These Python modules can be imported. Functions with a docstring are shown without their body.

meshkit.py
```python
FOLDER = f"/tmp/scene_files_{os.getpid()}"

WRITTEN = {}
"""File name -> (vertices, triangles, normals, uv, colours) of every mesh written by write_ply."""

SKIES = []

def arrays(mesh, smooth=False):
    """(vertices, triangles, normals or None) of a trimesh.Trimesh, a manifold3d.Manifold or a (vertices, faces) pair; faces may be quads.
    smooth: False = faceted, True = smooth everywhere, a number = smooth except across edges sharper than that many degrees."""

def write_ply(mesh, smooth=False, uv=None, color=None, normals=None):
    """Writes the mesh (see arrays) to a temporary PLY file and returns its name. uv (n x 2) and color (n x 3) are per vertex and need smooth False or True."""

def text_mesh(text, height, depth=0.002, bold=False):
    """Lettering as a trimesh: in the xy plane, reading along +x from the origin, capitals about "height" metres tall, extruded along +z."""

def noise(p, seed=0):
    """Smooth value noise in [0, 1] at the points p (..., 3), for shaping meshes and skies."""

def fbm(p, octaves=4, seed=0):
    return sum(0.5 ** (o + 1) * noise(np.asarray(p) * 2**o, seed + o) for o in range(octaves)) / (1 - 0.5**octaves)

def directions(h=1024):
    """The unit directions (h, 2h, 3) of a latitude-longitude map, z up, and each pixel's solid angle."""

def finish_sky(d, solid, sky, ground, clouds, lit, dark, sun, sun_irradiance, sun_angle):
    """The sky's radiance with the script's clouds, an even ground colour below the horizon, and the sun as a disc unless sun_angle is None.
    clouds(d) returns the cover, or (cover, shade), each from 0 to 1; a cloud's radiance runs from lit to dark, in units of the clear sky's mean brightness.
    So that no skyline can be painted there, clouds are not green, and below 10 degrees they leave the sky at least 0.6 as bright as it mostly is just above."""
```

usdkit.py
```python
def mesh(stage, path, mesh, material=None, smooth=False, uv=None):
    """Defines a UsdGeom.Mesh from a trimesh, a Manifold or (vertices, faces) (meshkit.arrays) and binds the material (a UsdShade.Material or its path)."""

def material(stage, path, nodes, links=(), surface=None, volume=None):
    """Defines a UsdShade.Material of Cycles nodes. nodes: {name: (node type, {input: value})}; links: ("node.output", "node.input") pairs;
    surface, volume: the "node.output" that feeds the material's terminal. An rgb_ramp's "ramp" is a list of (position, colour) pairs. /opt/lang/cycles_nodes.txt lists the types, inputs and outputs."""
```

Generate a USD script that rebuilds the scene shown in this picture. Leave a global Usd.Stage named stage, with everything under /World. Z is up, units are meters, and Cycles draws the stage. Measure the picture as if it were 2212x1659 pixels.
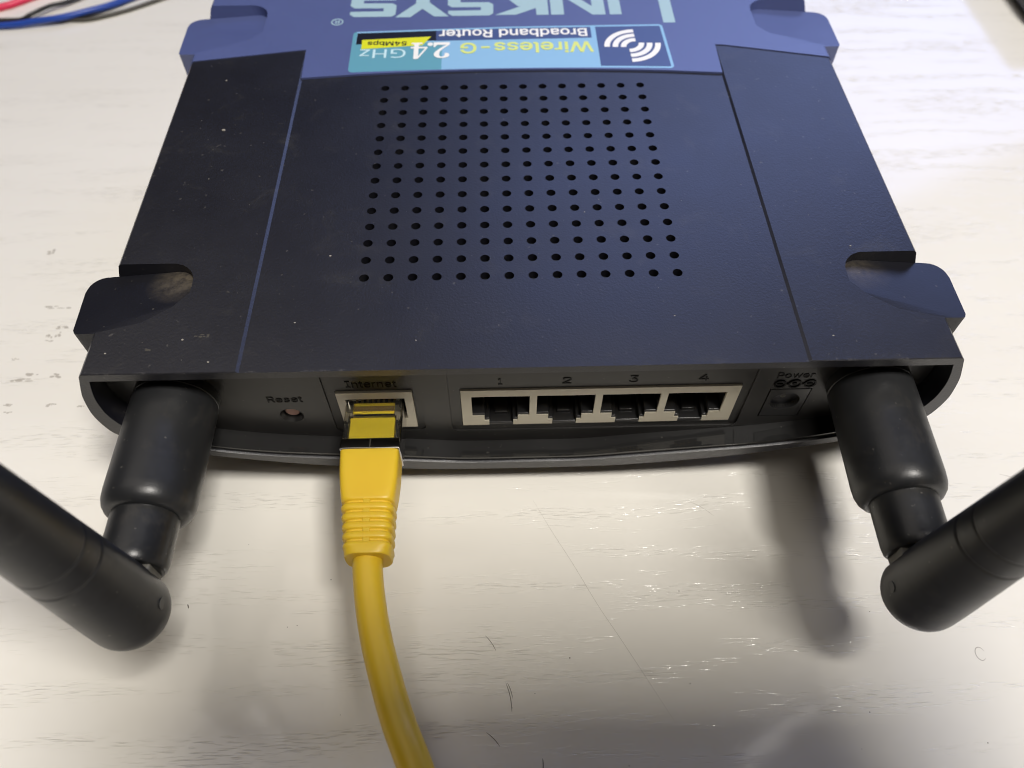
import math, glob
import numpy as np
import trimesh
import manifold3d as m3
from manifold3d import Manifold, CrossSection
from shapely.geometry import Polygon, box as sbox, LineString, Point
from shapely.ops import unary_union
from shapely import affinity
from pxr import Usd, UsdGeom, UsdLux, UsdShade, Gf, Sdf
import usdkit, meshkit

stage = Usd.Stage.CreateInMemory()
UsdGeom.SetStageUpAxis(stage, 'Z')
UsdGeom.SetStageMetersPerUnit(stage, 1.0)
UsdGeom.Xform.Define(stage, '/World')
UsdGeom.Scope.Define(stage, '/World/Looks')
rng = np.random.default_rng(7)
MM = 0.001

# ------------------------------------------------------------------ camera
CAM = np.array([-4.9697, -85.9421, 163.8373])
PITCH, YAW, ROLL, FPX = 0.962755, 0.028183, 0.003208, 1671.633
FWD = np.array([math.sin(YAW) * math.cos(PITCH), math.cos(YAW) * math.cos(PITCH), -math.sin(PITCH)])
_r = np.array([math.cos(YAW), -math.sin(YAW), 0.0])
_u = np.cross(_r, FWD)
RIGHT = _r * math.cos(ROLL) + _u * math.sin(ROLL)
UP = -_r * math.sin(ROLL) + _u * math.cos(ROLL)


def frame_matrix(x, y, z, t):
    return Gf.Matrix4d(*[float(a) for a in (*x, 0, *y, 0, *z, 0, *(np.asarray(t) * MM), 1)])


cam = UsdGeom.Camera.Define(stage, '/World/camera')
cam.AddTransformOp().Set(frame_matrix(RIGHT, UP, -FWD, CAM))
cam.CreateHorizontalApertureAttr(36.0)
cam.CreateFocalLengthAttr(36.0 * FPX / 2212.0)
cam.CreateClippingRangeAttr(Gf.Vec2f(0.002, 50.0))
cam.CreateFStopAttr(17.0)
cam.CreateFocusDistanceAttr(0.158)
cam.CreateExposureAttr(0.0)


# ------------------------------------------------------------------ lights
def rect_light(name, pos, target, w, h, color, intensity):
    L = UsdLux.RectLight.Define(stage, '/World/' + name)
    pos, target = np.array(pos, float), np.array(target, float)
    z = (pos - target) / np.linalg.norm(pos - target)
    x = np.cross([0, 1, 0.001], z)
    x /= np.linalg.norm(x)
    y = np.cross(z, x)
    L.AddTransformOp().Set(frame_matrix(x, y, z, pos * 1000))
    L.CreateWidthAttr(w)
    L.CreateHeightAttr(h)
    L.CreateColorAttr(Gf.Vec3f(*color))
    L.CreateIntensityAttr(intensity)
    L.CreateNormalizeAttr(False)
    return L


rect_light('unseen_right_lamp', (0.262, -0.20, 0.90), (0.03, 0.02, 0), 0.18, 0.18, (1.0, 0.955, 0.895), 81.0)  # unseen lamp on the right, placed to cast the antenna and cable shadows
rect_light('unseen_ceiling_lamp', (0.12, -0.45, 1.9), (0, 0.0, 0), 0.8, 0.8, (1.0, 0.925, 0.84), 4.1)  # overhead source out of view, lights the table from behind the camera
rect_light('unseen_far_lamp', (-0.85, 0.50, 1.9), (0, 0.05, 0), 1.6, 1.0, (1.0, 0.915, 0.815), 1.08)  # unseen broad source at the far left, lifts the antenna shadows
rect_light('added_room_fill', (0.2, -2.0, 0.9), (0, 0.0, 0.1), 3.4, 1.7, (1.0, 0.82, 0.66), 0.17)  # added warm fill behind the camera, brightens the near table and rear face
rect_light('unseen_cool_light', (0.56, 1.20, 0.80), (0.03, 0.08, 0.04), 1.45, 0.46, (0.37, 0.48, 1.0), 3.5)  # cool source out of view, gives lid and cover their bluish sheen

# ------------------------------------------------------------------ materials
LK = '/World/Looks/'


def plastic(name, color, rough=0.45, grain=2600, bump=0.12, dust=0.0, dust_color=(0.16, 0.15, 0.13), coat=0.0, blotch=0.0, spec=0.5, wear=None, rv=0.02, dusty=None, smear=0.0):
    """Moulded plastic: fine spark-eroded grain, blotchy gloss, a little dust."""
    n = {
        'pos': ('geometry', {}),
        'grain': ('noise_texture', {'scale': grain, 'detail': 2.0, 'roughness': 0.6}),
        'bump': ('bump', {'strength': bump, 'distance': 0.00012}),
        'patch': ('noise_texture', {'scale': 55.0, 'detail': 4.0, 'roughness': 0.6}),
        'rr': ('map_range', {'from_min': 0.3, 'from_max': 0.7, 'to_min': rough - rv, 'to_max': rough + rv, 'clamp': True}),
        'p': ('principled_bsdf', {'base_color': color, 'roughness': rough, 'coat_weight': coat, 'specular_ior_level': spec}),
    }
    l = [('pos.position', 'grain.vector'), ('pos.position', 'patch.vector'), ('grain.fac', 'bump.height'), ('bump.normal', 'p.normal'),
         ('patch.fac', 'rr.value'), ('rr.result', 'p.roughness')]
    src = None
    if blotch:
        n['bl'] = ('mix_color', {'a': color, 'b': tuple(min(1, c * (1 + blotch) + 0.004) for c in color)})
        l += [('patch.fac', 'bl.fac')]
        src = 'bl.result'
    if smear:   # rubbed and greasy marks
        n['sn'] = ('noise_texture', {'scale': 120.0, 'detail': 7.0, 'roughness': 0.68, 'distortion': 0.6})
        n['sm'] = ('map_range', {'from_min': 0.57, 'from_max': 0.74, 'to_min': 0.0, 'to_max': smear, 'clamp': True})
        n['smx'] = ('mix_color', {'a': color, 'b': (0.034, 0.032, 0.029)})
        l += [('pos.position', 'sn.vector'), ('sn.fac', 'sm.value'), ('sm.result', 'smx.fac')]
        if src:
            l.append((src, 'smx.a'))
        src = 'smx.result'
    if dust:
        n['dn'] = ('noise_texture', {'scale': 900.0, 'detail': 1.0})
        n['dm'] = ('map_range', {'from_min': 0.735, 'from_max': 0.80, 'to_min': 0.0, 'to_max': dust, 'clamp': True})
        n['dmx'] = ('mix_color', {'a': color, 'b': dust_color})
        l += [('pos.position', 'dn.vector'), ('dn.fac', 'dm.value'), ('dm.result', 'dmx.fac')]
        if src:
            l.append((src, 'dmx.a'))
        src = 'dmx.result'
    if wear:   # rubbed pale edge along the rear lip: y below wear[0] (mm), z above wear[1]
        n['sp'] = ('separate_xyz', {})
        n['wy'] = ('math', {'math_type': 'less_than', 'value2': wear[0] * MM})
        n['wz'] = ('math', {'math_type': 'greater_than', 'value2': wear[1] * MM})
        n['wn'] = ('noise_texture', {'scale': 170.0, 'detail': 5.0, 'roughness': 0.8})
        n['wm'] = ('map_range', {'from_min': 0.56, 'from_max': 0.72, 'to_min': 0.0, 'to_max': 0.6, 'clamp': True})
        n['w1'] = ('math', {'math_type': 'multiply'})
        n['w2'] = ('math', {'math_type': 'multiply'})
        n['wx'] = ('mix_color', {'a': color, 'b': (0.13, 0.125, 0.12)})
        l += [('pos.position', 'sp.vector'), ('sp.y', 'wy.value1'), ('sp.z', 'wz.value1'), ('pos.position', 'wn.vector'), ('wn.fac', 'wm.value'),
              ('wy.value', 'w1.value1'), ('wz.value', 'w1.value2'), ('w1.value', 'w2.value1'), ('wm.result', 'w2.value2'), ('w2.value', 'wx.fac')]
        if src:
            l.append((src, 'wx.a'))
        src = 'wx.result'
    for k, c in enumerate(dusty or []):    # tan dust settled in a corner, thinning out away from it
        n[f'dd{k}'] = ('vector_math', {'math_type': 'distance', 'vector2': tuple(q * MM for q in c)})
        n[f'df{k}'] = ('map_range', {'from_min': 0.0015, 'from_max': 0.0078, 'to_min': 0.95 if c[0] < 0 else 0.5, 'to_max': 0.0, 'clamp': True})
        n[f'dnn{k}'] = ('noise_texture', {'scale': 520.0, 'detail': 5.0, 'roughness': 0.7})
        n[f'dnr{k}'] = ('map_range', {'from_min': 0.3, 'from_max': 0.62, 'to_min': 0.15, 'to_max': 1.0, 'clamp': True})
        n[f'dm{k}'] = ('math', {'math_type': 'multiply'})
        n[f'dc{k}'] = ('mix_color', {'a': color, 'b': (0.105, 0.088, 0.064)})
        l += [('pos.position', f'dd{k}.vector1'), (f'dd{k}.value', f'df{k}.value'), ('pos.position', f'dnn{k}.vector'), (f'dnn{k}.fac', f'dnr{k}.value'),
              (f'df{k}.result', f'dm{k}.value1'), (f'dnr{k}.result', f'dm{k}.value2'), (f'dm{k}.value', f'dc{k}.fac')]
        if src:
            l.append((src, f'dc{k}.a'))
        src = f'dc{k}.result'
    if src:
        l.append((src, 'p.base_color'))
    return usdkit.material(stage, LK + name, n, l, surface='p.BSDF')


def simple(name, color, rough=0.4, **k):
    return usdkit.material(stage, LK + name, {'p': ('principled_bsdf', {'base_color': color, 'roughness': rough, **k})}, [], surface='p.BSDF')


M = {}
M['black'] = plastic('black_plastic', (0.0056, 0.0058, 0.0100), 0.39, grain=1900, bump=0.30, smear=0.5, spec=0.85, dust=0.3, blotch=0.12, wear=(0.40, 45.55))
M['panel'] = plastic('panel_plastic', (0.0115, 0.011, 0.0105), 0.36, dust=0.25, blotch=0.6)
M['gloss'] = plastic('ledge_plastic', (0.012, 0.012, 0.012), 0.06, bump=0.02, grain=900, dust=0.2, blotch=0.5)
M['blue'] = plastic('blue_plastic', (0.072, 0.095, 0.235), 0.40, grain=1900, bump=0.25, spec=0.85, dust=0.15, blotch=0.15)
M['antenna'] = plastic('antenna_rubber', (0.011, 0.0115, 0.0125), 0.36, grain=3000, bump=0.14, smear=1.0, dust=0.45, blotch=0.7, rv=0.09)
M['dusty_black'] = plastic('dusty_black_plastic', (0.0056, 0.0058, 0.0095), 0.46, grain=1900, bump=0.28, spec=0.45, dust=0.4, blotch=0.15, dusty=[(70.0, 24.6, 43.2), (-70.0, 24.6, 43.2)])
M['inner'] = plastic('port_insert_plastic', (0.026, 0.026, 0.027), 0.25, bump=0.05)
M['deep'] = simple('cavity_dark', (0.006, 0.006, 0.006), 0.8)
M['board'] = plastic('dusty_board', (0.03, 0.035, 0.025), 0.7)
M['ivory'] = plastic('ivory_plastic', (0.60, 0.56, 0.45), 0.36, bump=0.05, blotch=0.0)
M['letter_black'] = simple('embossed_letter', (0.003, 0.003, 0.003), 0.35, specular_ior_level=0.12)
M['reset'] = simple('reset_button_plastic', (0.42, 0.25, 0.21), 0.5)
M['logo'] = simple('logo_print', (0.36, 0.52, 0.58), 0.42)
M['yellow'] = usdkit.material(stage, LK + 'yellow_pvc', {
    'pos': ('geometry', {}), 'n': ('noise_texture', {'scale': 160.0, 'detail': 3.0}),
    'c': ('mix_color', {'a': (0.70, 0.475, 0.026), 'b': (0.65, 0.42, 0.020)}),
    'p': ('principled_bsdf', {'roughness': 0.42, 'subsurface_weight': 0.12, 'subsurface_scale': 0.0012, 'subsurface_radius': (1.0, 0.6, 0.15)})},
    [('pos.position', 'n.vector'), ('n.fac', 'c.fac'), ('c.result', 'p.base_color')], surface='p.BSDF')
M['insert'] = simple('yellow_insert', (0.86, 0.70, 0.02), 0.35)
M['clear'] = simple('clear_polycarbonate', (0.86, 0.83, 0.74), 0.05, transmission_weight=0.985, ior=1.5)
M['shield'] = simple('plated_metal', (0.55, 0.52, 0.49), 0.12, metallic=1.0)
M['gold'] = simple('gold_contact', (0.8, 0.6, 0.25), 0.25, metallic=1.0)
M['metal'] = simple('hinge_metal', (0.13, 0.125, 0.11), 0.6)
M['sky'] = simple('sticker_sky', (0.25, 0.47, 0.70), 0.36)
M['teal'] = simple('sticker_teal', (0.115, 0.33, 0.43), 0.36)
M['navy'] = simple('sticker_navy', (0.055, 0.085, 0.22), 0.36)
M['sblack'] = simple('sticker_black', (0.008, 0.009, 0.014), 0.36)
M['syellow'] = simple('sticker_yellow', (0.68, 0.70, 0.02), 0.36)
M['sgreen'] = simple('sticker_lime', (0.66, 0.74, 0.20), 0.36)
M['white'] = simple('sticker_white', (0.85, 0.84, 0.82), 0.36)
M['pale'] = simple('sticker_pale_blue', (0.55, 0.76, 0.82), 0.36)
M['rim'] = simple('sticker_edge', (0.30, 0.52, 0.66), 0.36)
M['dust'] = simple('dust_grey', (0.30, 0.28, 0.24), 0.9)
M['scratch'] = simple('scratch_dark', (0.16, 0.14, 0.12), 0.7)
M['hairline'] = simple('scratch_fine', (0.36, 0.33, 0.29), 0.6)
M['smudge'] = simple('smudge_grey', (0.45, 0.42, 0.37), 0.6)
M['wire_blue'] = simple('wire_blue_pvc', (0.012, 0.06, 0.36), 0.35)
M['wire_black'] = simple('wire_black_pvc', (0.012, 0.012, 0.013), 0.4)
M['wire_grey'] = simple('wire_grey_pvc', (0.06, 0.055, 0.045), 0.45)
M['wire_red'] = simple('wire_red_pvc', (0.75, 0.03, 0.10), 0.4)
M['device'] = simple('dark_device_plastic', (0.010, 0.010, 0.022), 0.4)

# white lacquered board with open pores running along x
M['table'] = usdkit.material(stage, LK + 'white_lacquer', {
    'pos': ('geometry', {}),
    'warp': ('noise_texture', {'scale': 9.0, 'detail': 2.0}),
    'wv': ('vector_math', {'math_type': 'multiply_add', 'vector2': (0.0, 0.012, 0.0)}),
    'map': ('mapping', {'scale': (250.0, 3300.0, 1.0), 'rotation': (0.0, 0.0, -0.035)}),
    'pore': ('noise_texture', {'scale': 1.0, 'detail': 1.0, 'roughness': 0.4}),
    'pm': ('map_range', {'from_min': 0.55, 'from_max': 0.72, 'to_min': 0.0, 'to_max': 1.0, 'clamp': True}),
    'map2': ('mapping', {'scale': (16.0, 170.0, 1.0), 'rotation': (0.0, 0.0, -0.035)}),
    'row': ('noise_texture', {'scale': 1.0, 'detail': 3.0, 'roughness': 0.6}),
    'rm': ('map_range', {'from_min': 0.49, 'from_max': 0.62, 'to_min': 0.0, 'to_max': 1.0, 'clamp': True}),
    'pr': ('math', {'math_type': 'multiply'}),
    'inv': ('math', {'math_type': 'subtract', 'value1': 1.0}),
    'bump': ('bump', {'strength': 1.0, 'distance': 0.00009}),
    'map3': ('mapping', {'scale': (9.0, 45.0, 1.0)}),
    'cloud': ('noise_texture', {'scale': 1.0, 'detail': 4.0, 'roughness': 0.6}),
    'base': ('mix_color', {'a': (0.775, 0.75, 0.685), 'b': (0.825, 0.805, 0.745)}),
    'dk': ('math', {'math_type': 'multiply', 'value2': 0.07}),
    'col': ('mix_color', {'b': (0.44, 0.41, 0.35)}),
    'p': ('principled_bsdf', {'roughness': 0.12, 'ior': 1.5})},
    [('pos.position', 'warp.vector'), ('warp.color', 'wv.vector1'), ('pos.position', 'wv.vector3'),
     ('wv.vector', 'map.vector'), ('map.vector', 'pore.vector'), ('pore.fac', 'pm.value'),
     ('wv.vector', 'map2.vector'), ('map2.vector', 'row.vector'), ('row.fac', 'rm.value'),
     ('pm.result', 'pr.value1'), ('rm.result', 'pr.value2'), ('pr.value', 'inv.value2'), ('inv.value', 'bump.height'),
     ('pos.position', 'map3.vector'), ('map3.vector', 'cloud.vector'), ('cloud.fac', 'base.fac'),
     ('pr.value', 'dk.value1'), ('dk.value', 'col.fac'), ('base.result', 'col.a'), ('col.result', 'p.base_color'),
     ('bump.normal', 'p.normal')], surface='p.BSDF')

# ------------------------------------------------------------------ scene helpers
used = {}


def numbered(path):
    k = used.get(path, 0)
    used[path] = k + 1
    return path if k == 0 else f'{path}_{k:03d}'


def props(prim, **k):
    for a, b in k.items():
        if b:
            prim.SetCustomDataByKey(a, b)


def thing(name, label, category, group=None):
    x = UsdGeom.Xform.Define(stage, numbered('/World/' + name)).GetPrim()
    props(x, label=label, category=category, group=group)
    return str(x.GetPath())


def obj(name, mesh, mat, parent='/World', smooth=30, label=None, category=None, group=None, kind=None):
    v, f, n = meshkit.arrays(mesh, False)
    path = numbered(parent + '/' + name)
    m = usdkit.mesh(stage, path, trimesh.Trimesh(v * MM, f, process=False), M[mat], smooth=smooth)
    props(m.GetPrim(), label=label, category=category, group=group, kind=kind)
    return path


# ------------------------------------------------------------------ mesh helpers (millimetres)
def mf(mesh):
    v, f, _ = meshkit.arrays(mesh, False)
    return Manifold(m3.Mesh(vert_properties=np.asarray(v, np.float32), tri_verts=np.asarray(f, np.uint32)))


def cs(poly):
    rings = []
    for g in getattr(poly, 'geoms', [poly]):
        g = Polygon(g)if not isinstance(g, Polygon) else g
        rings.append(np.array(g.exterior.coords)[:-1])
        rings += [np.array(r.coords)[:-1] for r in g.interiors]
    return CrossSection(rings, m3.FillRule.EvenOdd)


def ext_z(poly, z0, z1):
    return cs(poly).extrude(z1 - z0).translate((0, 0, z0))


def ext_y(poly, y0, y1):
    """polygon in (x, z) swept from y0 to y1"""
    return cs(poly).extrude(y1 - y0).rotate((90, 0, 0)).translate((0, y1, 0))


def ext_x(poly, x0, x1):
    """polygon in (y, z) swept from x0 to x1"""
    return cs(poly).extrude(x1 - x0).transform(np.array([[0, 0, 1, x0], [1, 0, 0, 0], [0, 1, 0, 0]], float))


def bx(x0, x1, y0, y1, z0, z1):
    return Manifold.cube((x1 - x0, y1 - y0, z1 - z0)).translate((x0, y0, z0))


def rbx(x0, x1, y0, y1, z0, z1, r=0.3, seg=8):
    s = Manifold.sphere(r, seg)
    return Manifold.batch_hull([s.translate((x, y, z)) for x in (x0 + r, x1 - r) for y in (y0 + r, y1 - r) for z in (z0 + r, z1 - r)])


def rrect(x0, x1, y0, y1, r, seg=6):
    return sbox(x0 + r, y0 + r, x1 - r, y1 - r).buffer(r, quad_segs=seg)


def spun(profile, origin, axis, ref=None, seg=72):
    """profile: (along axis, radius) pairs, revolved about axis from origin; a trimesh."""
    a = np.asarray(axis, float)
    a /= np.linalg.norm(a)
    b = np.cross(a, [0, 0, 1] if abs(a[2]) < 0.9 else [1, 0, 0])
    b /= np.linalg.norm(b)
    c = np.cross(a, b)
    t = np.linspace(0, 2 * np.pi, seg, endpoint=False)
    v, f = [], []
    o = np.asarray(origin, float)
    for d, r in profile:
        r = max(r, 1e-3)
        v.append(o + a * d + r * (np.cos(t)[:, None] * b + np.sin(t)[:, None] * c))
    k = len(profile)
    for i in range(k - 1):
        for j in range(seg):
            q = [i * seg + j, i * seg + (j + 1) % seg, (i + 1) * seg + (j + 1) % seg, (i + 1) * seg + j]
            f += [[q[0], q[1], q[2]], [q[0], q[2], q[3]]]
    v = np.vstack(v)
    n = len(v)
    v = np.vstack([v, o + a * profile[0][0], o + a * profile[-1][0]])
    for j in range(seg):
        f.append([n, (j + 1) % seg, j])
        f.append([n + 1, (k - 1) * seg + j, (k - 1) * seg + (j + 1) % seg])
    m = trimesh.Trimesh(v, f, process=False)
    if m.volume < 0:
        m.invert()
    return m


def loft(sections):
    s = np.array(sections, float)
    k, n = s.shape[:2]
    v = s.reshape(-1, 3)
    f = []
    for i in range(k - 1):
        for j in range(n):
            q = [i * n + j, i * n + (j + 1) % n, (i + 1) * n + (j + 1) % n, (i + 1) * n + j]
            f += [[q[0], q[1], q[2]], [q[0], q[2], q[3]]]
    v = np.vstack([v, s[0].mean(0), s[-1].mean(0)])
    for j in range(n):
        f.append([k * n, (j + 1) % n, j])
        f.append([k * n + 1, (k - 1) * n + j, (k - 1) * n + (j + 1) % n])
    m = trimesh.Trimesh(v, f, process=False)
    if m.volume < 0:
        m.invert()
    return m


def smooth_path(pts, per=10):
    p = np.array(pts, float)
    q = np.vstack([2 * p[0] - p[1], p, 2 * p[-1] - p[-2]])
    out = []
    for i in range(1, len(q) - 2):
        for t in np.linspace(0, 1, per, endpoint=False):
            a, b, c, d = q[i - 1:i + 3]
            out.append(0.5 * ((2 * b) + (-a + c) * t + (2 * a - 5 * b + 4 * c - d) * t * t + (-a + 3 * b - 3 * c + d) * t ** 3))
    out.append(p[-1])
    return np.array(out)


def tube(pts, r, seg=20, per=10):
    p = smooth_path(pts, per)
    t = np.gradient(p, axis=0)
    t /= np.linalg.norm(t, axis=1, keepdims=True)
    ang = np.linspace(0, 2 * np.pi, seg, endpoint=False)
    sec = []
    for a, d in zip(p, t):
        b = np.cross(d, [0, 0, 1])
        b /= np.linalg.norm(b)
        c = np.cross(d, b)
        sec.append(a + r * (np.cos(ang)[:, None] * b + np.sin(ang)[:, None] * c))
    return loft(sec)


def lettering(text, w, h, depth=0.05, bold=True, font=None):
    """extruded lettering fitted to w x h mm, lower left at the origin, upright in xy"""
    m = None
    if font:
        try:
            from PIL import Image, ImageDraw, ImageFont
            fp = glob.glob('/opt/blender-*/*/datafiles/fonts/' + font)[0]
            ft = ImageFont.truetype(fp, 96)
            x0, y0, x1, y1 = ft.getbbox(text, anchor='ls')
            im = Image.new('L', (x1 - x0 + 8, y1 - y0 + 8))
            ImageDraw.Draw(im).text((4 - x0, 4 - y0), text, 255, ft, anchor='ls')
            on = np.pad(np.asarray(im) > 127, ((0, 0), (1, 1))).astype(np.int8)
            rows, st = np.nonzero(np.diff(on, axis=1) == 1)
            en = np.nonzero(np.diff(on, axis=1) == -1)[1]
            sh = unary_union([sbox(a, -r - 1, b, -r) for a, b, r in zip(st, en, rows)]).buffer(0.6).buffer(-0.6).simplify(0.6)
            m = trimesh.util.concatenate([trimesh.creation.extrude_polygon(g, 1.0, engine='earcut') for g in getattr(sh, 'geoms', [sh])])
        except Exception:
            m = None
    if m is None:
        m = meshkit.text_mesh(text, 10.0, 1.0, bold)
    lo, hi = m.bounds
    v = (np.array(m.vertices) - lo) / (hi - lo) * [w, h, depth]
    return trimesh.Trimesh(v, m.faces, process=False)


def place_top(m, x_right, y_near, z):
    """lettering read from the front of the router: reading towards -x, its top towards the viewer (-y).
    x_right is where the first letter starts, y_near the level of the capitals' tops."""
    v = np.array(m.vertices)
    h = v[:, 1].max()
    w = np.stack([x_right - v[:, 0], y_near + (h - v[:, 1]), z + v[:, 2]], 1)
    return trimesh.Trimesh(w, m.faces, process=False)


def place_rear(m, x, z, y):
    """lettering on the rear panel, read from behind; front face towards -y"""
    v = np.array(m.vertices)
    return trimesh.Trimesh(np.stack([x + v[:, 0], y - v[:, 2], z + v[:, 1]], 1), m.faces, process=False)


# ================================================================== TABLE
table = obj('table_top', rbx(-700, 750, -420, 900, -25, 0, 1.5, 12), 'table', smooth=20, kind='structure',
            label='white lacquered table top with fine wood grain', )


def strip(pts, w):
    """a hair-thin mark lying on the table"""
    p = np.array(pts, float)
    d = np.gradient(p, axis=0)
    d /= np.linalg.norm(d, axis=1, keepdims=True)
    nrm = np.stack([-d[:, 1], d[:, 0]], 1)
    ww = w * np.interp(np.linspace(0, 1, len(p)), [0, 0.2, 0.8, 1], [0.35, 1, 1, 0.3])[:, None]
    return ext_z(Polygon(np.vstack([p + nrm * ww / 2, (p - nrm * ww / 2)[::-1]])).buffer(0), -0.05, 0.012)


obj('scratch', strip(smooth_path([(2.3, -5.1, 0), (6.4, -13.3, 0), (10.6, -21.1, 0), (15.2, -30.3, 0), (19.0, -37.0, 0), (22.7, -43.7, 0), (28.2, -53.8, 0)], 4)[:, :2], 0.06), 'hairline', table)
for a, b, w in [((-4.9, -45.9), (-3.8, -51.5), .16), ((-4.6, -45.9), (-3.6, -49.0), .13), ((-8.9, -55.2), (-6.3, -57.8), .16), ((1.9, -60.1), (1.8, -62.5), .2),
                ((-9.0, -36.3), (-6.8, -39.5), .13), ((38.5, -6.2), (43.9, -10.2), .08), ((-73, -28), (-72.6, -28.9), .25), ((160, 42), (163, 38.5), .3),
                ((123, 4), (128, 2.2), .12), ((114, -1), (122, -5), .1)]:
    a, b = np.array(a), np.array(b)
    q = np.linspace(0, 1, 7)[:, None]
    bow = np.array([-(b - a)[1], (b - a)[0]]) * 0.05
    obj('scratch', strip(a + (b - a) * q + bow * np.sin(q * np.pi), w), 'scratch' if w > .1 else 'hairline', table)


def blob(cx, cy, w, h, seed):
    g = np.random.default_rng(seed)
    parts = []
    for _ in range(7):
        x, y = g.normal(0, .3, 2)
        parts.append(affinity.scale(Point(cx + x * w, cy + y * h).buffer(1, quad_segs=4), w * g.uniform(.08, .24), h * g.uniform(.12, .3)))
    return unary_union(parts)


# grey scuffs worn into the lacquer beside the router
SCUFFS = [(-134.6, 78.2, 2.9, 2.0), (-123.0, 49.7, 3.2, 0.9), (-123.3, 47.4, 1.4, 1.7), (-125.8, 46.6, 1.3, 1.3), (-125.3, 45.1, 1.7, 0.7), (-126.5, 34.1, 3.5, 1.1), (-119.9, 33.7, 3.2, 1.1), (-128.8, 32.4, 4.8, 1.1), (-129.2, 24.6, 3.2, 0.7), (-119.2, 24.4, 2.2, 0.7), (-111.0, 23.9, 1.9, 0.7), (-132.6, 39.1, 1.9, 0.5), (-127.7, 57.1, 4.8, 1.0), (-128.7, 22.4, 1.9, 0.6)]
for i, (cx, cy, w, h) in enumerate(SCUFFS):
    obj('scuff', ext_z(blob(cx, cy, w, h, 40 + i), -0.05, 0.010), 'smudge', table)
t = np.linspace(0.4, 2 * np.pi - 0.7, 22)
obj('ring_mark', strip(np.stack([93.8 + 1.0 * np.cos(t), -42.6 + 1.35 * np.sin(t)], 1), 0.16), 'hairline', table)
grime = [Point(x, y).buffer(r, quad_segs=3) for x, y, r in np.column_stack([rng.uniform(-95, 110, 22), rng.uniform(-62, -6, 22), rng.uniform(.05, .15, 22)])]
obj('grime', ext_z(unary_union(grime), -0.05, 0.03), 'scratch', table, kind='stuff')

# ================================================================== ROUTER
R = thing('wireless_router', 'black and blue wireless router seen from behind with two upright antennas', 'router')
W, H = 83.6, 46.0
half = [(0, 6.4), (11.6, 6.5), (23.6, 7.0), (41.5, 9.2), (53.6, 11.4), (68.8, 15.2), (76, 17.9), (81.5, 21.0), (85.2, 24.7), (86.4, 27.8), (86.9, 31.5), (86.8, 34.2),
        (86.1, 38.6), (85.1, 41.8), (83.8, 45.4), (83.2, 46.0)]
spl = smooth_path([(x, 0, z) for x, z in half[:-1]], 4)[:, [0, 2]]
halfp = [tuple(q) for q in spl] + [half[-1]]
SEAM = 54.2
top_mid = [(SEAM + .3, 46.0), (SEAM - .3, 45.7)]
outer = Polygon(halfp + top_mid + [(-x, z) for x, z in top_mid[::-1]] + [(-x, z) for x, z in halfp[::-1]][:-1]).buffer(0)
outer_flat = Polygon(halfp + [(-x, z) for x, z in halfp[::-1]][:-1]).buffer(0)
ih = [(0, 9.5), (13.6, 9.6), (27, 11.2), (53, 14.0), (67.5, 17.2), (74, 19.9), (79.3, 23.3), (82.6, 28.0), (83.8, 31.4), (84.1, 34.2), (83.9, 37.8), (83.2, 41.0), (82.4, 43.7)]
ispl = smooth_path([(x, 0, z) for x, z in ih], 4)[:, [0, 2]]
inner = Polygon([tuple(q) for q in ispl] + [(-x, z) for x, z in ispl[::-1]][:-1]).buffer(0)
D = 5.0

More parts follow.
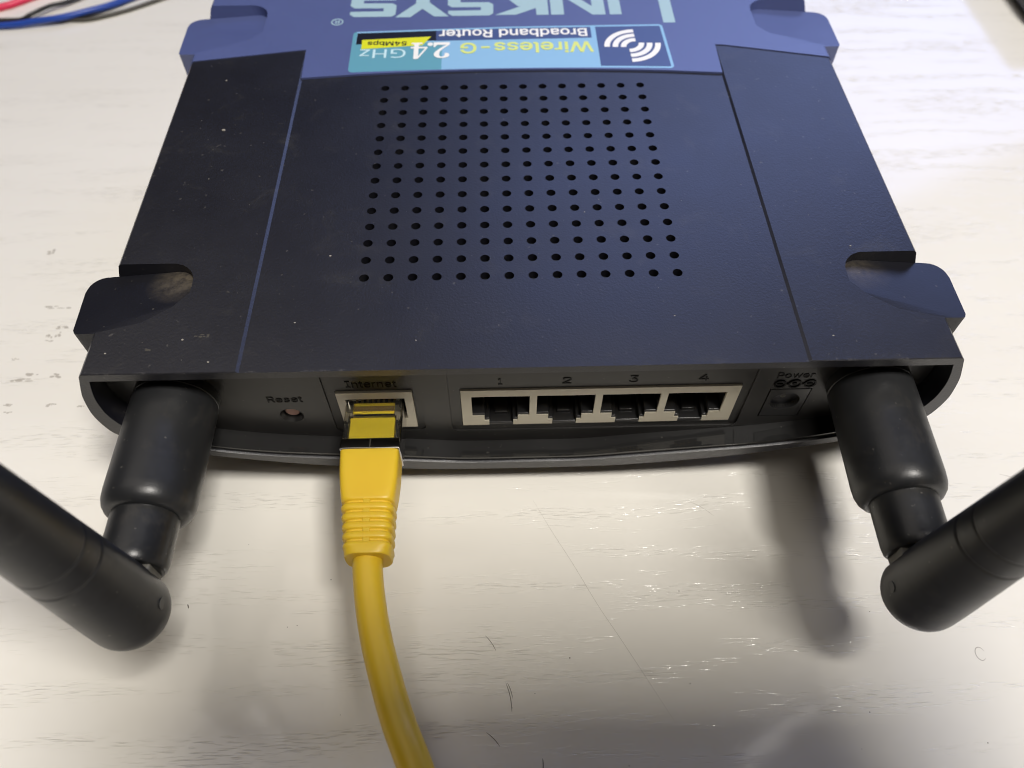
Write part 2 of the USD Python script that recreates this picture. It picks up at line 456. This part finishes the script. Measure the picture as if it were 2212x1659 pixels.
# --- plan shapes of the four stacking scoops
def scoop_plan(y0, y1):
    """right-hand scoop: open outwards, rounded inner corner, swept near edge"""
    a = [(100, y0 - 3), (84, y0), (75, y0 + 2.6), (70, y0 + 6.4), (67.2, y0 + 10.2)]
    arc = [(67.2 + 5.2 * (1 - math.cos(t)), y1 - 5.2 + 5.2 * math.sin(t)) for t in np.linspace(0, math.pi / 2, 8)]
    return Polygon(a + arc + [(100, y1)])


NEAR, FAR = (9.9, 28.2), (103.8, 127.0)
plans = {(s, k): affinity.scale(scoop_plan(*k), s, 1, origin=(0, 0)) for s in (-1, 1) for k in (NEAR, FAR)}

vents = [Manifold.cylinder(8, 1.03, 1.03, 20).translate((-32.38 + i * 4.977, 23.50 + j * 4.977, 40)) for i in range(14) for j in range(14)]
case = ext_y(outer, 0, 106)
case -= bx(-48, 48, 14, 91.5, 30, 43.8)
case -= ext_y(inner, -1, D + 1.4)
flare = Manifold.batch_hull([ext_y(inner.buffer(0.45), -1.0, -0.99), ext_y(inner, 0.42, 0.43)])
case -= flare
case -= Manifold.batch_boolean(vents, m3.OpType.Add)
edge = bx(-100, 100, -1, 1, -1, 1).rotate((45, 0, 0)).translate((0, -0.68, H + 0.68 - 0.1))
case -= edge
for s in (-1, 1):
    case -= ext_z(plans[(s, NEAR)].buffer(0.05), 20, 60)
    case -= ext_z(plans[(s, FAR)].buffer(0.05), 20, 60)
# slot openings behind the rear panel
case -= bx(-40, -22.5, 5, 24, 16.8, 32)
case -= bx(-14, 47, 5, 24, 16.8, 32)
obj('case', case, 'black', R, smooth=25)
obj('circuit_board', bx(-47, 47, 15, 91, 30.2, 31.2), 'board', R)

# --- blue front cover
plan = Polygon([(-100, 97.0), (-84, 100.2), (-57, 104.6), (-54.35, 104.9), (-54.0, 92.4)] + [(x, 95.0 - 2.5 * (x / 54.0) ** 2) for x in np.linspace(-40, 40, 9)] +
               [(54.0, 92.4), (54.35, 105.1), (57, 104.8), (84, 98.6), (100, 95.2), (100, 152), (-100, 152)])
cover = ext_y(outer_flat.buffer(0.22), 90, 150) ^ ext_z(plan, -5, 60)
cover -= ext_y(outer_flat.buffer(-3), 88, 147) ^ bx(-100, 100, 88, 147, -5, 40)
for s in (-1, 1):
    cover -= ext_z(plans[(s, FAR)].buffer(0.05), 20, 60)
obj('front_cover', cover, 'blue', R, smooth=25)

# --- four feet with the sloping stacking scoops
def foot(s, span, mat):
    y0, y1 = span
    lo = scoop_plan(y0, y1).buffer(0.03)
    wing = Polygon([(60, y0), (86.6, y0), (87.5, y0 + .3), (88.05, y0 + 1.2), (90.3, y1 - 5.0)] + [(90.3 - 3.0 * (1 - math.cos(t)), y1 - 3.4 + 3.4 * math.sin(t)) for t in np.linspace(0, math.pi / 2, 7)] + [(60, y1)])
    body = ext_z((lo & wing) | (wing & sbox(79, 0, 100, 200)), 0.0, 60) if False else ext_z(wing & unary_union([lo, sbox(82.5, -50, 100, 300)]), 0.0, 60)
    # column tapers in towards the table
    body = body ^ ext_y(Polygon([(55, 60), (100, 60), (96, 46), (90.2, 27), (84, 12), (80, 0), (62, 0), (55, 18)]), -10, 200)
    # sloping floor: level with the lid at the near edge, 4 mm down at the far wall
    p0, p1, p2 = np.array([87.0, y0, 45.9]), np.array([68.0, y0 + 8.2, 45.9]), np.array([83.6, y1, 42.5])
    n = np.cross(p1 - p0, p2 - p0)
    n = n if n[2] < 0 else -n
    n /= np.linalg.norm(n)
    body = body.trim_by_plane(tuple(n), float(n @ p0))
    body = body.trim_by_plane((0, 0, -1), -45.96)
    m = body.mirror((1, 0, 0)) if s < 0 else body
    return obj('foot', m, mat, R, smooth=30)


for s in (-1, 1):
    f = foot(s, NEAR, 'dusty_black')
    foot(s, FAR, 'blue')

# --- recessed rear panel
panel = ext_y(inner.buffer(-0.1), D, D + 1.3)
panel -= ext_y(rrect(-41.3, -21.5, 15.7, 50, 1.6), D - 1, D + 0.35)
panel -= ext_y(rrect(-15.7, 48.0, 15.2, 50, 1.6), D - 1, D + 0.35)
panel -= bx(-39.25, -23.1, 0, 20, 17.4, 31.25)
panel -= bx(-13.35, 46.0, 0, 20, 17.4, 31.1)
panel -= bx(52.1, 61.1, 0, D + 0.5, 18.7, 29.4)
panel -= Manifold.cylinder(10, 3.15, 3.15, 32).rotate((90, 0, 0)).translate((56.5, 12, 24.6))
cone = Manifold.cylinder(0.75, 2.55, 1.95, 36).rotate((-90, 0, 0)).translate((-49.85, D - 0.01, 22.9))
panel -= cone
panel -= Manifold.cylinder(5, 1.95, 1.95, 36).rotate((-90, 0, 0)).translate((-49.85, D, 22.9))
lip = ext_y(inner.buffer(-0.06).difference(affinity.translate(inner, 0, 1.25)) & sbox(-80, 0, 80, 23.0), 0.5, D - .02)
obj('lower_ledge', lip, 'gloss', R, smooth=25)
rp = obj('rear_panel', panel, 'panel', R, smooth=25)
for txt, x0, x1, z0, z1, y in [('Reset', -53.6, -46.3, 28.1, 30.2, D), ('Internet', -36.6, -26.2, 32.5, 34.8, D + .35), ('1', -5.3, -4.4, 32.6, 34.7, D + .35), ('2', 8.0, 9.9, 32.5, 34.7, D + .35),
                                ('3', 21.8, 23.7, 32.5, 34.8, D + .35), ('4', 36.3, 38.3, 32.6, 34.8, D + .35), ('Power', 52.3, 60.0, 33.4, 35.3, D)]:
    obj('lettering', place_rear(lettering(txt, x1 - x0, z1 - z0, 0.14, False), x0, z0, y + .02), 'letter_black', rp, smooth=False)
# polarity symbol over the power socket: ring - dot - ring
sym = unary_union([Point(53.6, 31.3).buffer(1.3).difference(Point(53.6, 31.3).buffer(.95)), Point(56.7, 31.3).buffer(1.4).difference(Point(56.7, 31.3).buffer(1.05)), Point(56.7, 31.3).buffer(.5),
                   Point(59.9, 31.3).buffer(1.3).difference(Point(59.9, 31.3).buffer(.95)), sbox(54.9, 31.15, 55.3, 31.45), sbox(58.1, 31.15, 58.6, 31.45), sbox(53.0, 31.15, 54.2, 31.45), sbox(59.3, 31.15, 60.5, 31.45)])
obj('polarity_symbol', ext_y(sym, D - .25, D + .05), 'letter_black', rp, smooth=False)
obj('reset_button', spun([(0, 1.35), (0.15, 1.5), (4, 1.5)], (-49.85, D + 1.0, 22.9), (0, 1, 0), seg=32), 'reset', R, smooth=40)
# power socket
sock = bx(52.35, 60.85, D - 0.05, D + 8, 18.95, 29.15)
sock -= Manifold.cylinder(7, 3.15, 3.15, 40).rotate((-90, 0, 0)).translate((56.5, D - 1, 24.6))
ps = obj('power_socket', sock, 'inner', R, smooth=30)
obj('centre_pin', spun([(0, .3), (.4, .95), (6, 1.0)], (56.5, D + 1.2, 24.6), (0, 1, 0), seg=20), 'metal', ps, smooth=40)


# --- network jacks: ivory face, black insert with stepped floor
def opening(x):
    return Polygon([(x, 28.6), (x + 12.4, 28.6), (x + 12.4, 21.2), (x + 9.9, 21.2), (x + 9.9, 19.3), (x + 8.9, 19.3), (x + 8.9, 17.4), (x + 3.6, 17.4), (x + 3.6, 19.3), (x + 2.6, 19.3), (x + 2.6, 21.2), (x, 21.2)])


def insert(x, parent):
    o = opening(x)
    q = ext_y(sbox(x - .6, 17.62, x + 13.0, 29.4), D + .5, D + 15)
    q -= ext_y(o.buffer(0.12), D, D + 13.2)
    for a, b, z in ((-.1, 2.75, 21.2), (9.75, 12.5, 21.2), (2.5, 3.75, 19.3), (8.75, 10.0, 19.3)):
        q += rbx(x + a, x + b, D + .15, D + 13.4, z - 1.2, z + .62, .28)      # stepped ledges, front edges rounded
    q += rbx(x + 3.5, x + 9.0, D + .1, D + 13.4, 17.0, 18.25, .28)
    q += rbx(x + 4.7, x + 7.8, D + 2.4, D + 13.4, 17.4, 19.0, .25)         # raised tongue on the floor
    p = obj('lan_port', q, 'inner', parent, smooth=25)
    w = [ext_x(Polygon([(D + 4, 27.9), (D + 12, 23.6), (D + 12, 23.3), (D + 4, 27.6)]), x + 2.2 + i * 1.02, x + 2.6 + i * 1.02) for i in range(8)]
    obj('contact', Manifold.batch_boolean(w, m3.OpType.Add), 'gold', p, smooth=False)
    return p


face = ext_y(sbox(-13.2, 17.55, 45.85, 30.9), D - .05, D + 0.45)
for k in range(4):
    face -= ext_y(opening(-11.0 + 13.93 * k), D - 2, D + 5)
    x = -11.0 + 13.93 * k
    x += 0
face += bx(-13.2, 45.85, D + .3, D + 15, 29.5, 30.9) + bx(-13.2, -11.9, D + .3, D + 15, 17.6, 30.9) + bx(44.3, 45.85, D + .3, D + 15, 17.6, 30.9)
jack = obj('four_port_jack', face, 'ivory', R, smooth=25)
for k in range(4):
    insert(-11.0 + 13.93 * k, jack)
face = ext_y(sbox(-39.1, 17.55, -23.25, 31.1), D - .15, D + 1.6) - ext_y(opening(-37.4).union(sbox(-37.4, 21, -25.0, 28.8)), D - 2, D + 5)
ij = obj('internet_jack', face, 'ivory', R, smooth=25)
q = ext_y(sbox(-38.2, 17.62, -24.2, 29.6), D + 1.3, D + 15) - ext_y(opening(-37.4).buffer(-0.05).union(sbox(-37.4, 20.3, -25.0, 28.8)), D, D + 13.5)
obj('jack_insert', q, 'inner', ij, smooth=25)

# --- lettering printed on the blue cover, read from the front
ZT = 46.2


def printed(poly, mat, parent, h=.03, name='lettering', base=ZT):
    return obj(name, ext_z(poly, base - .1, base + h), mat, parent, smooth=False)


def quad(*p):
    return Polygon(p)


Y0, Y1 = 120.4, 134.5
sshape = lambda x0, x1: unary_union([   # squared S, top towards the viewer
    quad((x0, Y0 + 1.2), (x0 + 1.2, Y0), (x1 - .8, Y0), (x1 + .2, Y0 + 1.0), (x1 + .3, Y0 + 5.6), (x1 - .9, Y0 + 6.8), (x0 + 3.4, Y0 + 6.9), (x0 + 3.4, Y0 + 8.4), (x1, Y0 + 8.4), (x1 + .3, Y0 + 11.0), (x1 - 1.2, Y0 + 12.4), (x0 + 1.2, Y0 + 12.4), (x0 - .1, Y0 + 11), (x0 - .2, Y0 + 5.6), (x0 + 1.0, Y0 + 4.4), (x1 - 3.2, Y0 + 4.3), (x1 - 3.2, Y0 + 2.7), (x0, Y0 + 2.6))])
logo = {
    'L': unary_union([quad((42.0, 115.8), (45.3, 115.8), (45.4, 137), (42.1, 137)), sbox(30, 133.6, 45.4, 137)]),
    'I': sbox(27.7, Y0 - .2, 31.0, Y1),
    'N': unary_union([sbox(11.4, Y0, 15.0, Y1), sbox(23.0, Y0 - .2, 26.5, Y1), quad((26.5, Y0 - .2), (22.9, Y0 - .2), (11.4, Y1), (15, Y1))]),
    'K': unary_union([sbox(7.3, Y0, 10.7, Y1), quad((-4.1, Y0 + .2), (1.6, Y0 + .2), (7.4, Y0 + 3.6), (7.4, Y0 + 7.2)), quad((7.4, Y0 + 4), (2.2, Y0 + 4.6), (-4.4, Y1), (.4, Y1), (7.4, Y0 + 7.6))]),
    'S': sshape(-17.2, -4.9),
    'Y': unary_union([quad((-31.8, Y0 - .4), (-27.6, Y0 - .4), (-24.4, Y0 + 3.8), (-21.0, Y0 - .2), (-17.0, Y0 - .2), (-22.5, Y0 + 7), (-22.5, Y1), (-26.3, Y1), (-26.3, Y0 + 6.6))]),
    'S2': sshape(-44.4, -32.0),
}
for k, poly in logo.items():
    printed(poly, 'logo', R, name='logo_letter')
reg = Point(-47.5, 118.0).buffer(1.65).difference(Point(-47.5, 118.0).buffer(1.3))
printed(reg, 'logo', R, name='registered_mark')
obj('registered_mark', place_top(lettering('R', 1.3, 1.7, .1), -46.85, 117.15, ZT - .06), 'logo', R, smooth=False)

st_poly = Polygon([(-42.35, 94.5), (-42.6, 113.0), (41.4, 114.6), (42.0, 95.0)])
top_arc = [(x, 95.4 - 1.0 * (x / 42.0) ** 2) for x in np.linspace(42, -42.4, 15)]
st_poly = Polygon([(-42.5, 112.9), (0, 114.6), (41.4, 114.9)] + top_arc).buffer(-1.2).buffer(1.2)
st = obj('sticker', ext_z(st_poly, ZT - .1, ZT + .06), 'sky', R, smooth=False)
ins = st_poly.buffer(-.75)
B = ZT + .06


def on(poly, mat, lvl, name='printed_area'):
    return obj(name, ext_z(poly, ZT - .05, B + .02 * lvl), mat, st, smooth=False)


def on_text(txt, x_start, x_end, y_top, y_bot, mat, lvl, bold=True, font=None, slant=0.0):
    m = lettering(txt, x_start - x_end, y_bot - y_top, .05, bold, font)
    return obj('lettering', place_top(m, x_start, y_top, B + .02 * lvl - .04), mat, st, smooth=False)


on(st_poly.buffer(-.02) & (sbox(-60, 80, -18.4, 107.6) | sbox(-60, 80, -41.5, 120)), 'teal', 1)
on(ins & sbox(23.0, 80, 60, 130), 'navy', 1)
on(ins & Polygon([(-20.6, 108.2), (21.7, 108.8), (21.6, 130), (-20.6, 130)]), 'navy', 1)
on(ins & Polygon([(-41.4, 106.9), (-20.1, 108.4), (-20.7, 130), (-41.4, 130)]), 'sblack', 2)
on(Polygon([(-39.8, 104.7), (-23.7, 106.2), (-21.5, 110.2), (-39.9, 108.9)]), 'syellow', 4)
on_text('54Mbps', -27.9, -38.3, 106.1, 108.5, 'sblack', 6)
on_text('Broadband Router', 20.6, -19.4, 109.5, 113.4, 'white', 4)
on_text('Wireless-G', 21.7, -13.6, 102.0, 107.1, 'sgreen', 4)
on_text('GHz', -28.0, -40.0, 100.5, 104.5, 'pale', 5, False, 'NotoSansMath-Regular.woff2')
on_text('\U0001D7D0', -16.4, -20.7, 100.1, 107.3, 'white', 7, True, 'NotoSansMath-Regular.woff2')
on(Point(-21.6, 106.5).buffer(.75), 'white', 7, 'lettering')
on_text('\U0001D7D2', -22.3, -26.7, 99.8, 107.2, 'white', 7, True, 'NotoSansMath-Regular.woff2')


def arc_band(c, r, w, a0, a1, sx=1.0, sy=1.0):
    a = np.radians(np.linspace(a0, a1, 20))
    o = [(c[0] + sx * (r + w / 2) * math.cos(t), c[1] + sy * (r + w / 2) * math.sin(t)) for t in a]
    i = [(c[0] + sx * (r - w / 2) * math.cos(t), c[1] + sy * (r - w / 2) * math.sin(t)) for t in a]
    return Polygon(o + i[::-1]).buffer(.12)


for r in (3.5, 5.7, 7.9):
    on(arc_band((33.3, 104.2), r, 1.25, 92, 178, 1.0, .95), 'white', 4, 'wave_arc')
    on(arc_band((31.2, 106.0), r, 1.25, -88, -2, 1.0, 1.0), 'white', 4, 'wave_arc')

# --- loose specks of dust lying on the lid
pts = [(-78.5, 13.8, 46.05, .28), (-75.6, 14.0, 45.95, .16), (-70, 72, 46.02, .34), (-73, 92, 46.02, .2), (-66, 8, 46.0, .2), (-60, 2.5, 46.0, .18), (-40, 30, 45.7, .2), (-45, 12, 45.7, .16), (-21, 7, 45.7, .18),
       (14.5, 42, 45.7, .16), (18, 46, 45.7, .14), (30, 12, 45.7, .16), (70, 30, 46.0, .15), (60, 6, 46.0, .15), (-80, 5, 46.0, .16)]
g = np.random.default_rng(11)
pts += [(g.uniform(-80, 80), g.uniform(1.5, 90), 45.98, g.uniform(.05, .11)) for _ in range(30)]
sp = []
for x, y, z, r in pts:
    zz = (45.66 if abs(x) < SEAM - 1 else 46.0)
    if abs(x) > 66 and 9 < y < 29 and r < .15:
        continue
    s_ = trimesh.creation.icosphere(1, r)
    s_.apply_scale([g.uniform(.7, 1.6), 1, .6])
    s_.apply_translation((x, y, zz if not (abs(x) > 66 and 9 < y < 29) else 45.1))
    sp.append(s_)
obj('dust', trimesh.util.concatenate(sp), 'dust', R, smooth=60, kind='stuff')
# pale rub marks on the left of the lid
for i, (cx, cy, w, h) in enumerate([(-62.6, 8.9, 3.0, .8), (-72.0, 5.6, 1.6, .7), (-47, 20, 4.0, .5), (-50.5, 43.5, .8, 2.2), (-44, 19.2, 2.5, .5)]):
    if abs(cx) < SEAM:
        z = 45.65
    else:
        z = 46.0
    obj('rub_mark', ext_z(blob(cx, cy, w, h, 70 + i), z - .05, z + .008), 'wire_grey', R, smooth=False)


# --- antennas
def antenna(s):
    ax, az = (71.63, 32.0) if s > 0 else (-70.97, 32.0)
    d = np.array([-.032, -1, -.02]) if s > 0 else np.array([.001, -1, -.003])
    d /= np.linalg.norm(d)
    o = np.array([ax, D, az])
    th = .071 if s > 0 else -.057
    e = np.array([math.sin(th), 0, math.cos(th)])
    P = o + d * 44.2
    R3 = 7.0
    prof = [(-1.6 - 6.6 * max(math.cos(t), 0) ** (2 / 2.3), R3 * math.sin(t) ** (2 / 2.3)) for t in np.linspace(0.02, math.pi / 2, 18)]
    rad = lambda t: np.interp(t, [0, 45, 105], [R3, R3 - 1.9, R3 - 2.9])
    for t in (3, 8, 14, 19.6):
        prof.append((t, rad(t)))
    for c in (20.2, 24.6):
        prof += [(c - .45, rad(c)), (c - .25, rad(c) - .12), (c + .05, rad(c) - .17), (c + .3, rad(c) - .06), (c + .45, rad(c) - .02)]
    for t in (30, 45, 60, 80, 100):
        prof.append((t, rad(t)))
    prof += [(103, rad(103) - .4), (104.6, rad(104) - 1.6), (105, .2)]
    paddle = spun(prof, P, e, seg=80)
    # slot for the hinge tongue, open towards the sleeve
    pm = mf(paddle) if trimesh.Trimesh(paddle.vertices, paddle.faces, process=True).is_watertight else None
    slot = bx(-4.45, 4.45, 1.0, 12, -14, 4.2) + bx(-9, 9, 4.6, 12, -14, 3.2)
    slot = slot.rotate((0, math.degrees(th), 0)).translate(tuple(P))
    try:
        mesh = mf(trimesh.Trimesh(paddle.vertices, paddle.faces, process=True)) - slot
        mesh = mesh if mesh.num_tri() > 100 else paddle
    except Exception:
        mesh = paddle
    side = 'right' if s > 0 else 'left'
    A = obj('antenna', mesh, 'antenna', R, smooth=32, label=f'antenna on the {side} end of the rear panel, bent upright')
    obj('sleeve', spun([(-.4, 8.0), (0, 8.2), (2.0, 8.32), (2.25, 8.3), (2.4, 8.12), (2.55, 8.12), (2.7, 8.36), (9, 8.42), (16, 8.46), (16.1, 8.43), (16.3, 8.46), (23.5, 8.48), (25.2, 8.36), (26.4, 8.0), (27.3, 7.35), (27.7, 6.6), (27.75, 5.8)], o, d, seg=90), 'antenna', A, smooth=32)
    obj('coupling', spun([(26, 5.9), (27.6, 6.1), (28.0, 6.13), (35.9, 6.07), (37.2, 5.9), (37.8, 5.5), (38.0, 4.9), (38.0, 3)], o, d, seg=80), 'antenna', A, smooth=32)
    tong = rbx(-4.3, 4.3, -.5, 8.5, -3.0, 3.0, .4).translate((0, 0, 0))
    tong = tong + Manifold.cylinder(8.4, 3.0, 3.0, 32).translate((0, 0, -4.2)).rotate((0, 90, 0))
    obj('hinge_tongue', tong.translate(tuple(P + np.array([0, 0, 0]))), 'metal', A, smooth=32)
    pin = spun([(-R3 - .02, 1.05), (R3 + .02, 1.05)], P + e * 0.6, (1, 0, 0), seg=24)
    ring = spun([(-R3 - .03, 1.35), (-R3 + .35, 1.35)], P, (1, 0, 0), seg=24)
    obj('hinge_pin', pin, 'antenna', A, smooth=40)


antenna(1)
antenna(-1)

# ================================================================== YELLOW NETWORK CABLE
C = thing('network_cable', 'yellow network cable with clear shielded plug in the internet socket', 'cable')


def rsec(cx, cz, w, h, y, n=4.0, k=48, tilt=0.0):
    a = np.linspace(0, 2 * np.pi, k, endpoint=False) + np.pi / k
    x = np.sign(np.cos(a)) * np.abs(np.cos(a)) ** (2 / n) * w / 2
    z = np.sign(np.sin(a)) * np.abs(np.sin(a)) ** (2 / n) * h / 2
    return np.stack([cx + x, np.full(k, y) + tilt * z, cz + z], 1)


ycx = lambda y: np.interp(y, [-31, -28, -18.5, -6.7], [-30.5, -30.5, -31.15, -31.6])
secs = []
for y, w, h, n in [(-6.6, 11.7, 7.6, 9), (-6.75, 11.95, 7.9, 9), (-9, 11.9, 7.9, 8), (-12, 11.7, 7.9, 7), (-15, 11.2, 7.9, 6), (-17.2, 10.7, 7.95, 5)]:
    secs.append(rsec(ycx(y), 24.25, w, h, y, n))
gy = [-18.1, -20.1, -22.1, -24.1, -26.1]
for g0 in gy:
    wv = np.interp(g0, [-27, -18], [9.3, 10.5])
    for dy, cut in ((.45, 0), (.25, .25), (.1, .95), (-.25, 1.0), (-.45, .35), (-.7, 0), (-1.2, -.05)):
        y = g0 + dy
        secs.append(rsec(ycx(y), 24.2, wv - cut, 8.0 - cut, y, 4.2))
for y, w, h, n in [(-27.6, 9.2, 8.2, 3.5), (-28.6, 9.0, 8.2, 3.2), (-28.9, 8.6, 7.9, 3), (-28.95, 6.0, 6.0, 2)]:
    secs.append(rsec(ycx(y), 24.1, w, h, y, n))
boot = obj('boot', loft(secs), 'yellow', C, smooth=38)
for g0 in gy:
    obj('rib_bridge', rbx(ycx(g0) - .7, ycx(g0) + .7, g0 - .6, g0 + .35, 26.5, 28.05, .15), 'yellow', boot)
obj('jacket', tube([(-30.55, -27.5, 24.0), (-30.6, -30.0, 24), (-29.6, -36.6, 24.0), (-27.9, -43.8, 24.3), (-25.4, -51.6, 24.8), (-23.0, -58.0, 25.4), (-20.1, -64.3, 26), (-14, -78, 26), (-3, -98, 24),
                    (14, -128, 18), (40, -168, 9), (80, -215, 3.4), (130, -270, 2.85)], 2.85, 28, 8), 'yellow', C, smooth=60)
# clear plug
shell = rbx(-37.3, -25.65, -4.3, 5.4, 20.6, 28.05, .45) + rbx(-37.0, -25.9, 4.4, 15, 20.6, 27.2, .2)
shell -= bx(-36.4, -26.55, -4.5, 1.35, 21.6, 27.55)
shell -= bx(-35.8, -27.0, 1.85, 4.85, 22, 27.45)
obj('clear_plug', shell, 'clear', C, smooth=20)
obj('wire_block', rbx(-36.15, -26.8, -4.2, 1.15, 21.9, 27.3, .2), 'insert', C)
obj('wire_comb', rbx(-35.7, -27.1, 1.95, 4.75, 22.2, 27.3, .15), 'insert', C)
obj('contact', Manifold.batch_boolean([bx(-35.4 + i * 1.13, -34.95 + i * 1.13, 5.2, 11, 26.5, 27.1) for i in range(8)], m3.OpType.Add), 'gold', C, smooth=False)
obj('comb_cap', rbx(-35.6, -27.2, 2.6, 3.9, 26.9, 27.42, .1), 'gold', C)
obj('latch', ext_x(Polygon([(10, 20.5), (-5.5, 17.9), (-5.5, 17.0), (10, 19.6)]), -34.4, -28.6), 'clear', C)
sh = rbx(-37.6, -25.4, -6.75, -4.15, 20.3, 28.2, .3) - bx(-37.25, -25.75, -7, -3, 20.7, 27.85)
sh += bx(-25.62, -25.4, -6.7, 6.0, 20.6, 26.6) + bx(-37.6, -37.38, -6.7, 6.0, 20.6, 26.6)
sd = obj('metal_shield', sh, 'shield', C, smooth=25)
obj('shield_seam', bx(-31.53, -31.38, -6.7, -4.2, 28.1, 28.24), 'wire_grey', sd)

# ================================================================== LOOSE WIRES AT THE FAR LEFT
def wire(name, label, pts, r, mat):
    obj(name, tube(pts, r, 12, 6), mat, smooth=60, label=label, category='wire')


wire('blue_wire', 'thick blue wire curving across the far left corner of the table', [(-260, 196, 1.4), (-215, 195.5, 1.4), (-189, 196, 1.5), (-177.5, 197.3, 2.2), (-167.4, 199.3, 2.6), (-158.6, 204.0, 2.4), (-151.5, 209.4, 1.8), (-140, 220, 1.3), (-120, 236, 1.2)], 1.15, 'wire_blue')
wire('black_wire', 'straight black wire running just behind the blue wire', [(-260, 203, .8), (-215, 201.3, .8), (-191.7, 201.0, .8), (-179.0, 201.1, .8), (-170, 200.6, .8), (-160, 200.5, .8), (-153, 203.0, .8), (-146, 206.8, .8), (-139, 211.6, .8), (-122, 224, .8)], .75, 'wire_grey')
wire('black_wire', 'black wire slanting up away from the blue wire to the picture edge', [(-205, 198.8, .8), (-186, 200.2, 1.0), (-180.3, 202.4, 2.2), (-175.0, 208.0, 2.2), (-169.7, 212.5, 1.4), (-160, 222, .8), (-140, 240, .8)], .75, 'wire_black')
wire('black_wire', 'thin black wire lying against the far side of the blue wire', [(-250, 200, .7), (-200, 200.2, .7), (-178, 200.3, .7), (-166.3, 201.6, .7), (-156, 207.6, .7), (-148, 214.5, .7), (-130, 232, .7)], .7, 'wire_black')
wire('red_wire', 'red wire crossing the outermost far left corner', [(-235, 193, 1.2), (-210, 202, 1.2), (-194.8, 209.4, 1.2), (-189, 213.2, 1.2), (-170, 230, 1.2)], 1.3, 'wire_red')

# ================================================================== DARK OBJECT CUT BY THE RIGHT EDGE
dv = Manifold.batch_hull([Manifold.sphere(5, 20).translate((x, y, z)) for x in (203, 262) for y in (190, 262) for z in (5.2, 13)])
obj('black_gadget', dv, 'device', smooth=30, label='dark rounded gadget cut off at the far right corner', category='gadget')

# ================================================================== UNSEEN PHONE BEHIND THE CAMERA, SHADES THE NEAR TABLE
def cam_pt(a, b, c):
    return CAM + RIGHT * a + UP * b - FWD * c


PH = dict(x0=-12.0, x1=120.0, y0=-48.0, y1=29.0)  # out-of-view slab, sized and placed to darken the near middle of the table

unseen_phone = thing('unseen_phone', 'dark phone out of view behind the camera, shading the near table', 'unseen_phone')
pw = Manifold.batch_hull([Manifold.cylinder(6.4, 9, 9, 40).translate((x, y, 0)) for x in (PH['x0'] + 9, PH['x1'] - 9) for y in (PH['y0'] + 9, PH['y1'] - 9)])


def in_cam(m, dz):
    v, f, _ = meshkit.arrays(m, False)
    w = np.array([cam_pt(a, b, c + dz) for a, b, c in v])
    return trimesh.Trimesh(w, f, process=False)


obj('body', in_cam(pw, 5.0), 'device', unseen_phone, smooth=40)
obj('screen', in_cam(rbx(PH['x0'] + 5, PH['x1'] - 5, PH['y0'] + 3, PH['y1'] - 3, 0, .5, .2), 11.3), 'sblack', unseen_phone, smooth=20)
